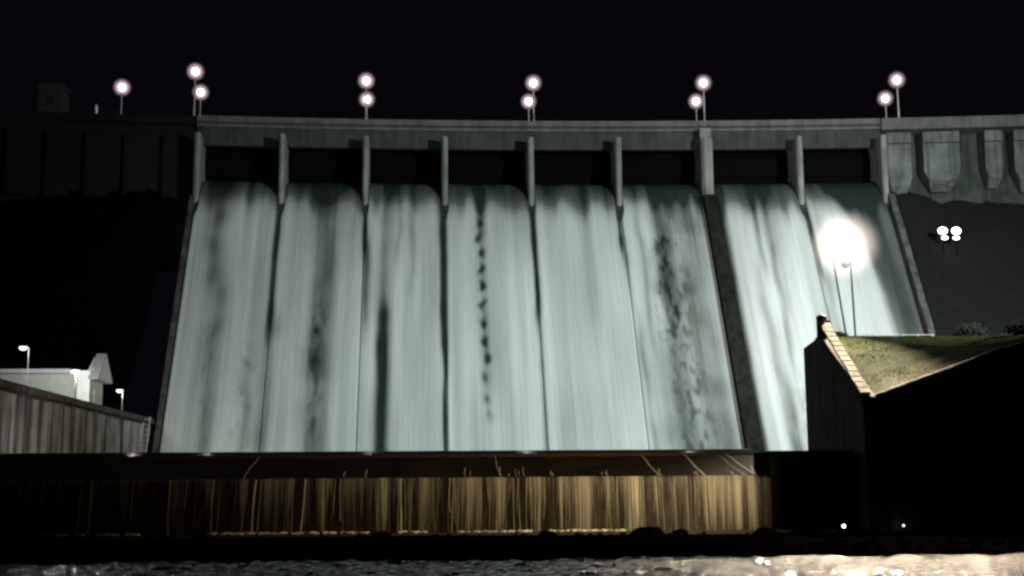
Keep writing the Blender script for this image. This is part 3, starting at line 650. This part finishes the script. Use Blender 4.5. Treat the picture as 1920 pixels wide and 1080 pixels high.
# ------------------------------------------------------------------ crest lamps
def crest_lamp(s, r, label, zbase=46.36, h=5.3, dx=0):
    b = D(s, r, zbase); t = empty('crest_lamp', b); tag(t, label, 'lamp post', 'lamp posts along the dam crest')
    MB().tube((0, 0, 0), (0, 0, h), .10, .07).build('pole', M['pole'], t)
    MB().tube((0, 0, 0), (0, 0, .4), .2, .16).build('pole_base', M['pole'], t)
    MB().tube((0, 0, h-.62), (0, 0, h-.35), .16, .22, 12).build('lamp_collar', M['housing'], t)
    g_ = MB().ball((0, 0, h+.45), .38, 20, 14).build('lamp_globe', M['globe'], t, smooth=True)
    MB().ball((0, 0, h+.45), 1.2, 32, 24).build('bloom_shell', M['bloom'], t, smooth=True)  # glowing shell added as bloom round the globe
nm = ['over the leftmost pier', 'over the third pier from left', 'over the central pier', 'over the thick divider pier', 'at the right end of the spillway']
near_s = [-37.1, -16.85, 3.4, 24.2, 47.7]; far_s = [-37.4, -17.0, 3.3, 24.5, 48.3]
for i in range(5):
    crest_lamp(near_s[i], 0.45, 'upper looking, nearer lamp of the pair '+nm[i], h=5.8 if i == 0 else 5.2)
    crest_lamp(far_s[i], -7.9, 'lower looking, farther lamp of the pair '+nm[i], h=5.9 if i == 0 else 5.5)
crest_lamp(-46.2, -4, 'single lamp by itself on the left part of the dam crest', h=5.3, zbase=46)
# gatehouse and post on the left crest
t = empty('gatehouse', (-50, 160, 45.5)); tag(t, 'small dim grey gatehouse on the far left of the dam crest', 'gatehouse')
MB().box(-1.5, 1.5, -1.6, 1.6, 0, 8.3).bevel(.05).build('wall', M['hut'], t)
MB().box(-1.65, 1.65, -1.8, 1.8, 8.303, 8.9).bevel(.05).build('roof', M['hut'], t)
MB().box(-.5, .6, -1.66, -1.605, 6.2, 7.2).build('window', M['glass'], t)
MB().box(2.3, 8.5, -1, 1, 0, 5.6).bevel(.05).build('annex', M['dimmed'], t)
t = empty('marker_post', (-42.6, 153, 46.7)); tag(t, 'short whitish marker post between gatehouse and single crest lamp', 'post')
MB().tube((0, 0, 0), (-.12, 0, 3.0), .22, .16, 8).build('post', M['white'], t); MB().tube((-.12, 0, 3.0), (-.14, 0, 3.3), .2, .05, 8).build('post_cap', M['pole'], t)
# little lamps at the foot of the right wall
for x, lb, r_ in ((20.9, 'tiny bright lamp low at the foot of the dark wall right of the cascade', .09), (24.1, 'tiny faint lamp at the foot of the dark wall farther right', .06)):
    t = empty('marker_lamp', (x, 67.6, .2)); tag(t, lb, 'lamp')
    MB().tube((0, 0, -.2), (0, 0, .42), .03).build('stem', M['housing'], t); MB().ball((0, 0, .55), r_).build('lamp_lens', M['twin'] if r_ > .08 else M['cool'], t, smooth=True)
# the floodlight towers that light dam and weir (outside the picture, right bank)
for (p, aim, lb) in ((KEY, (29, 140, 19), 'large floodlight on the right bank aimed at the spillway'), (SOD, (5, 70, 2.2), 'sodium floodlight on the near right bank aimed at the weir')):
    t = empty('floodlight', (p[0], p[1], 0)); tag(t, lb, 'floodlight')
    q = (Vector(aim)-Vector(p)).normalized(); q.z = 0; q.normalize(); c = Vector((0, 0, p[2]))-q*1.3
    MB().tube((c.x, c.y, -1), (c.x, c.y, c.z-.4), .15, .1).build('pole', M['mastpole'], t)
    MB().box(c.x-.5, c.x+.5, c.y-.35, c.y+.35, c.z-.5, c.z+.5).bevel(.05).build('housing', M['housing'], t)
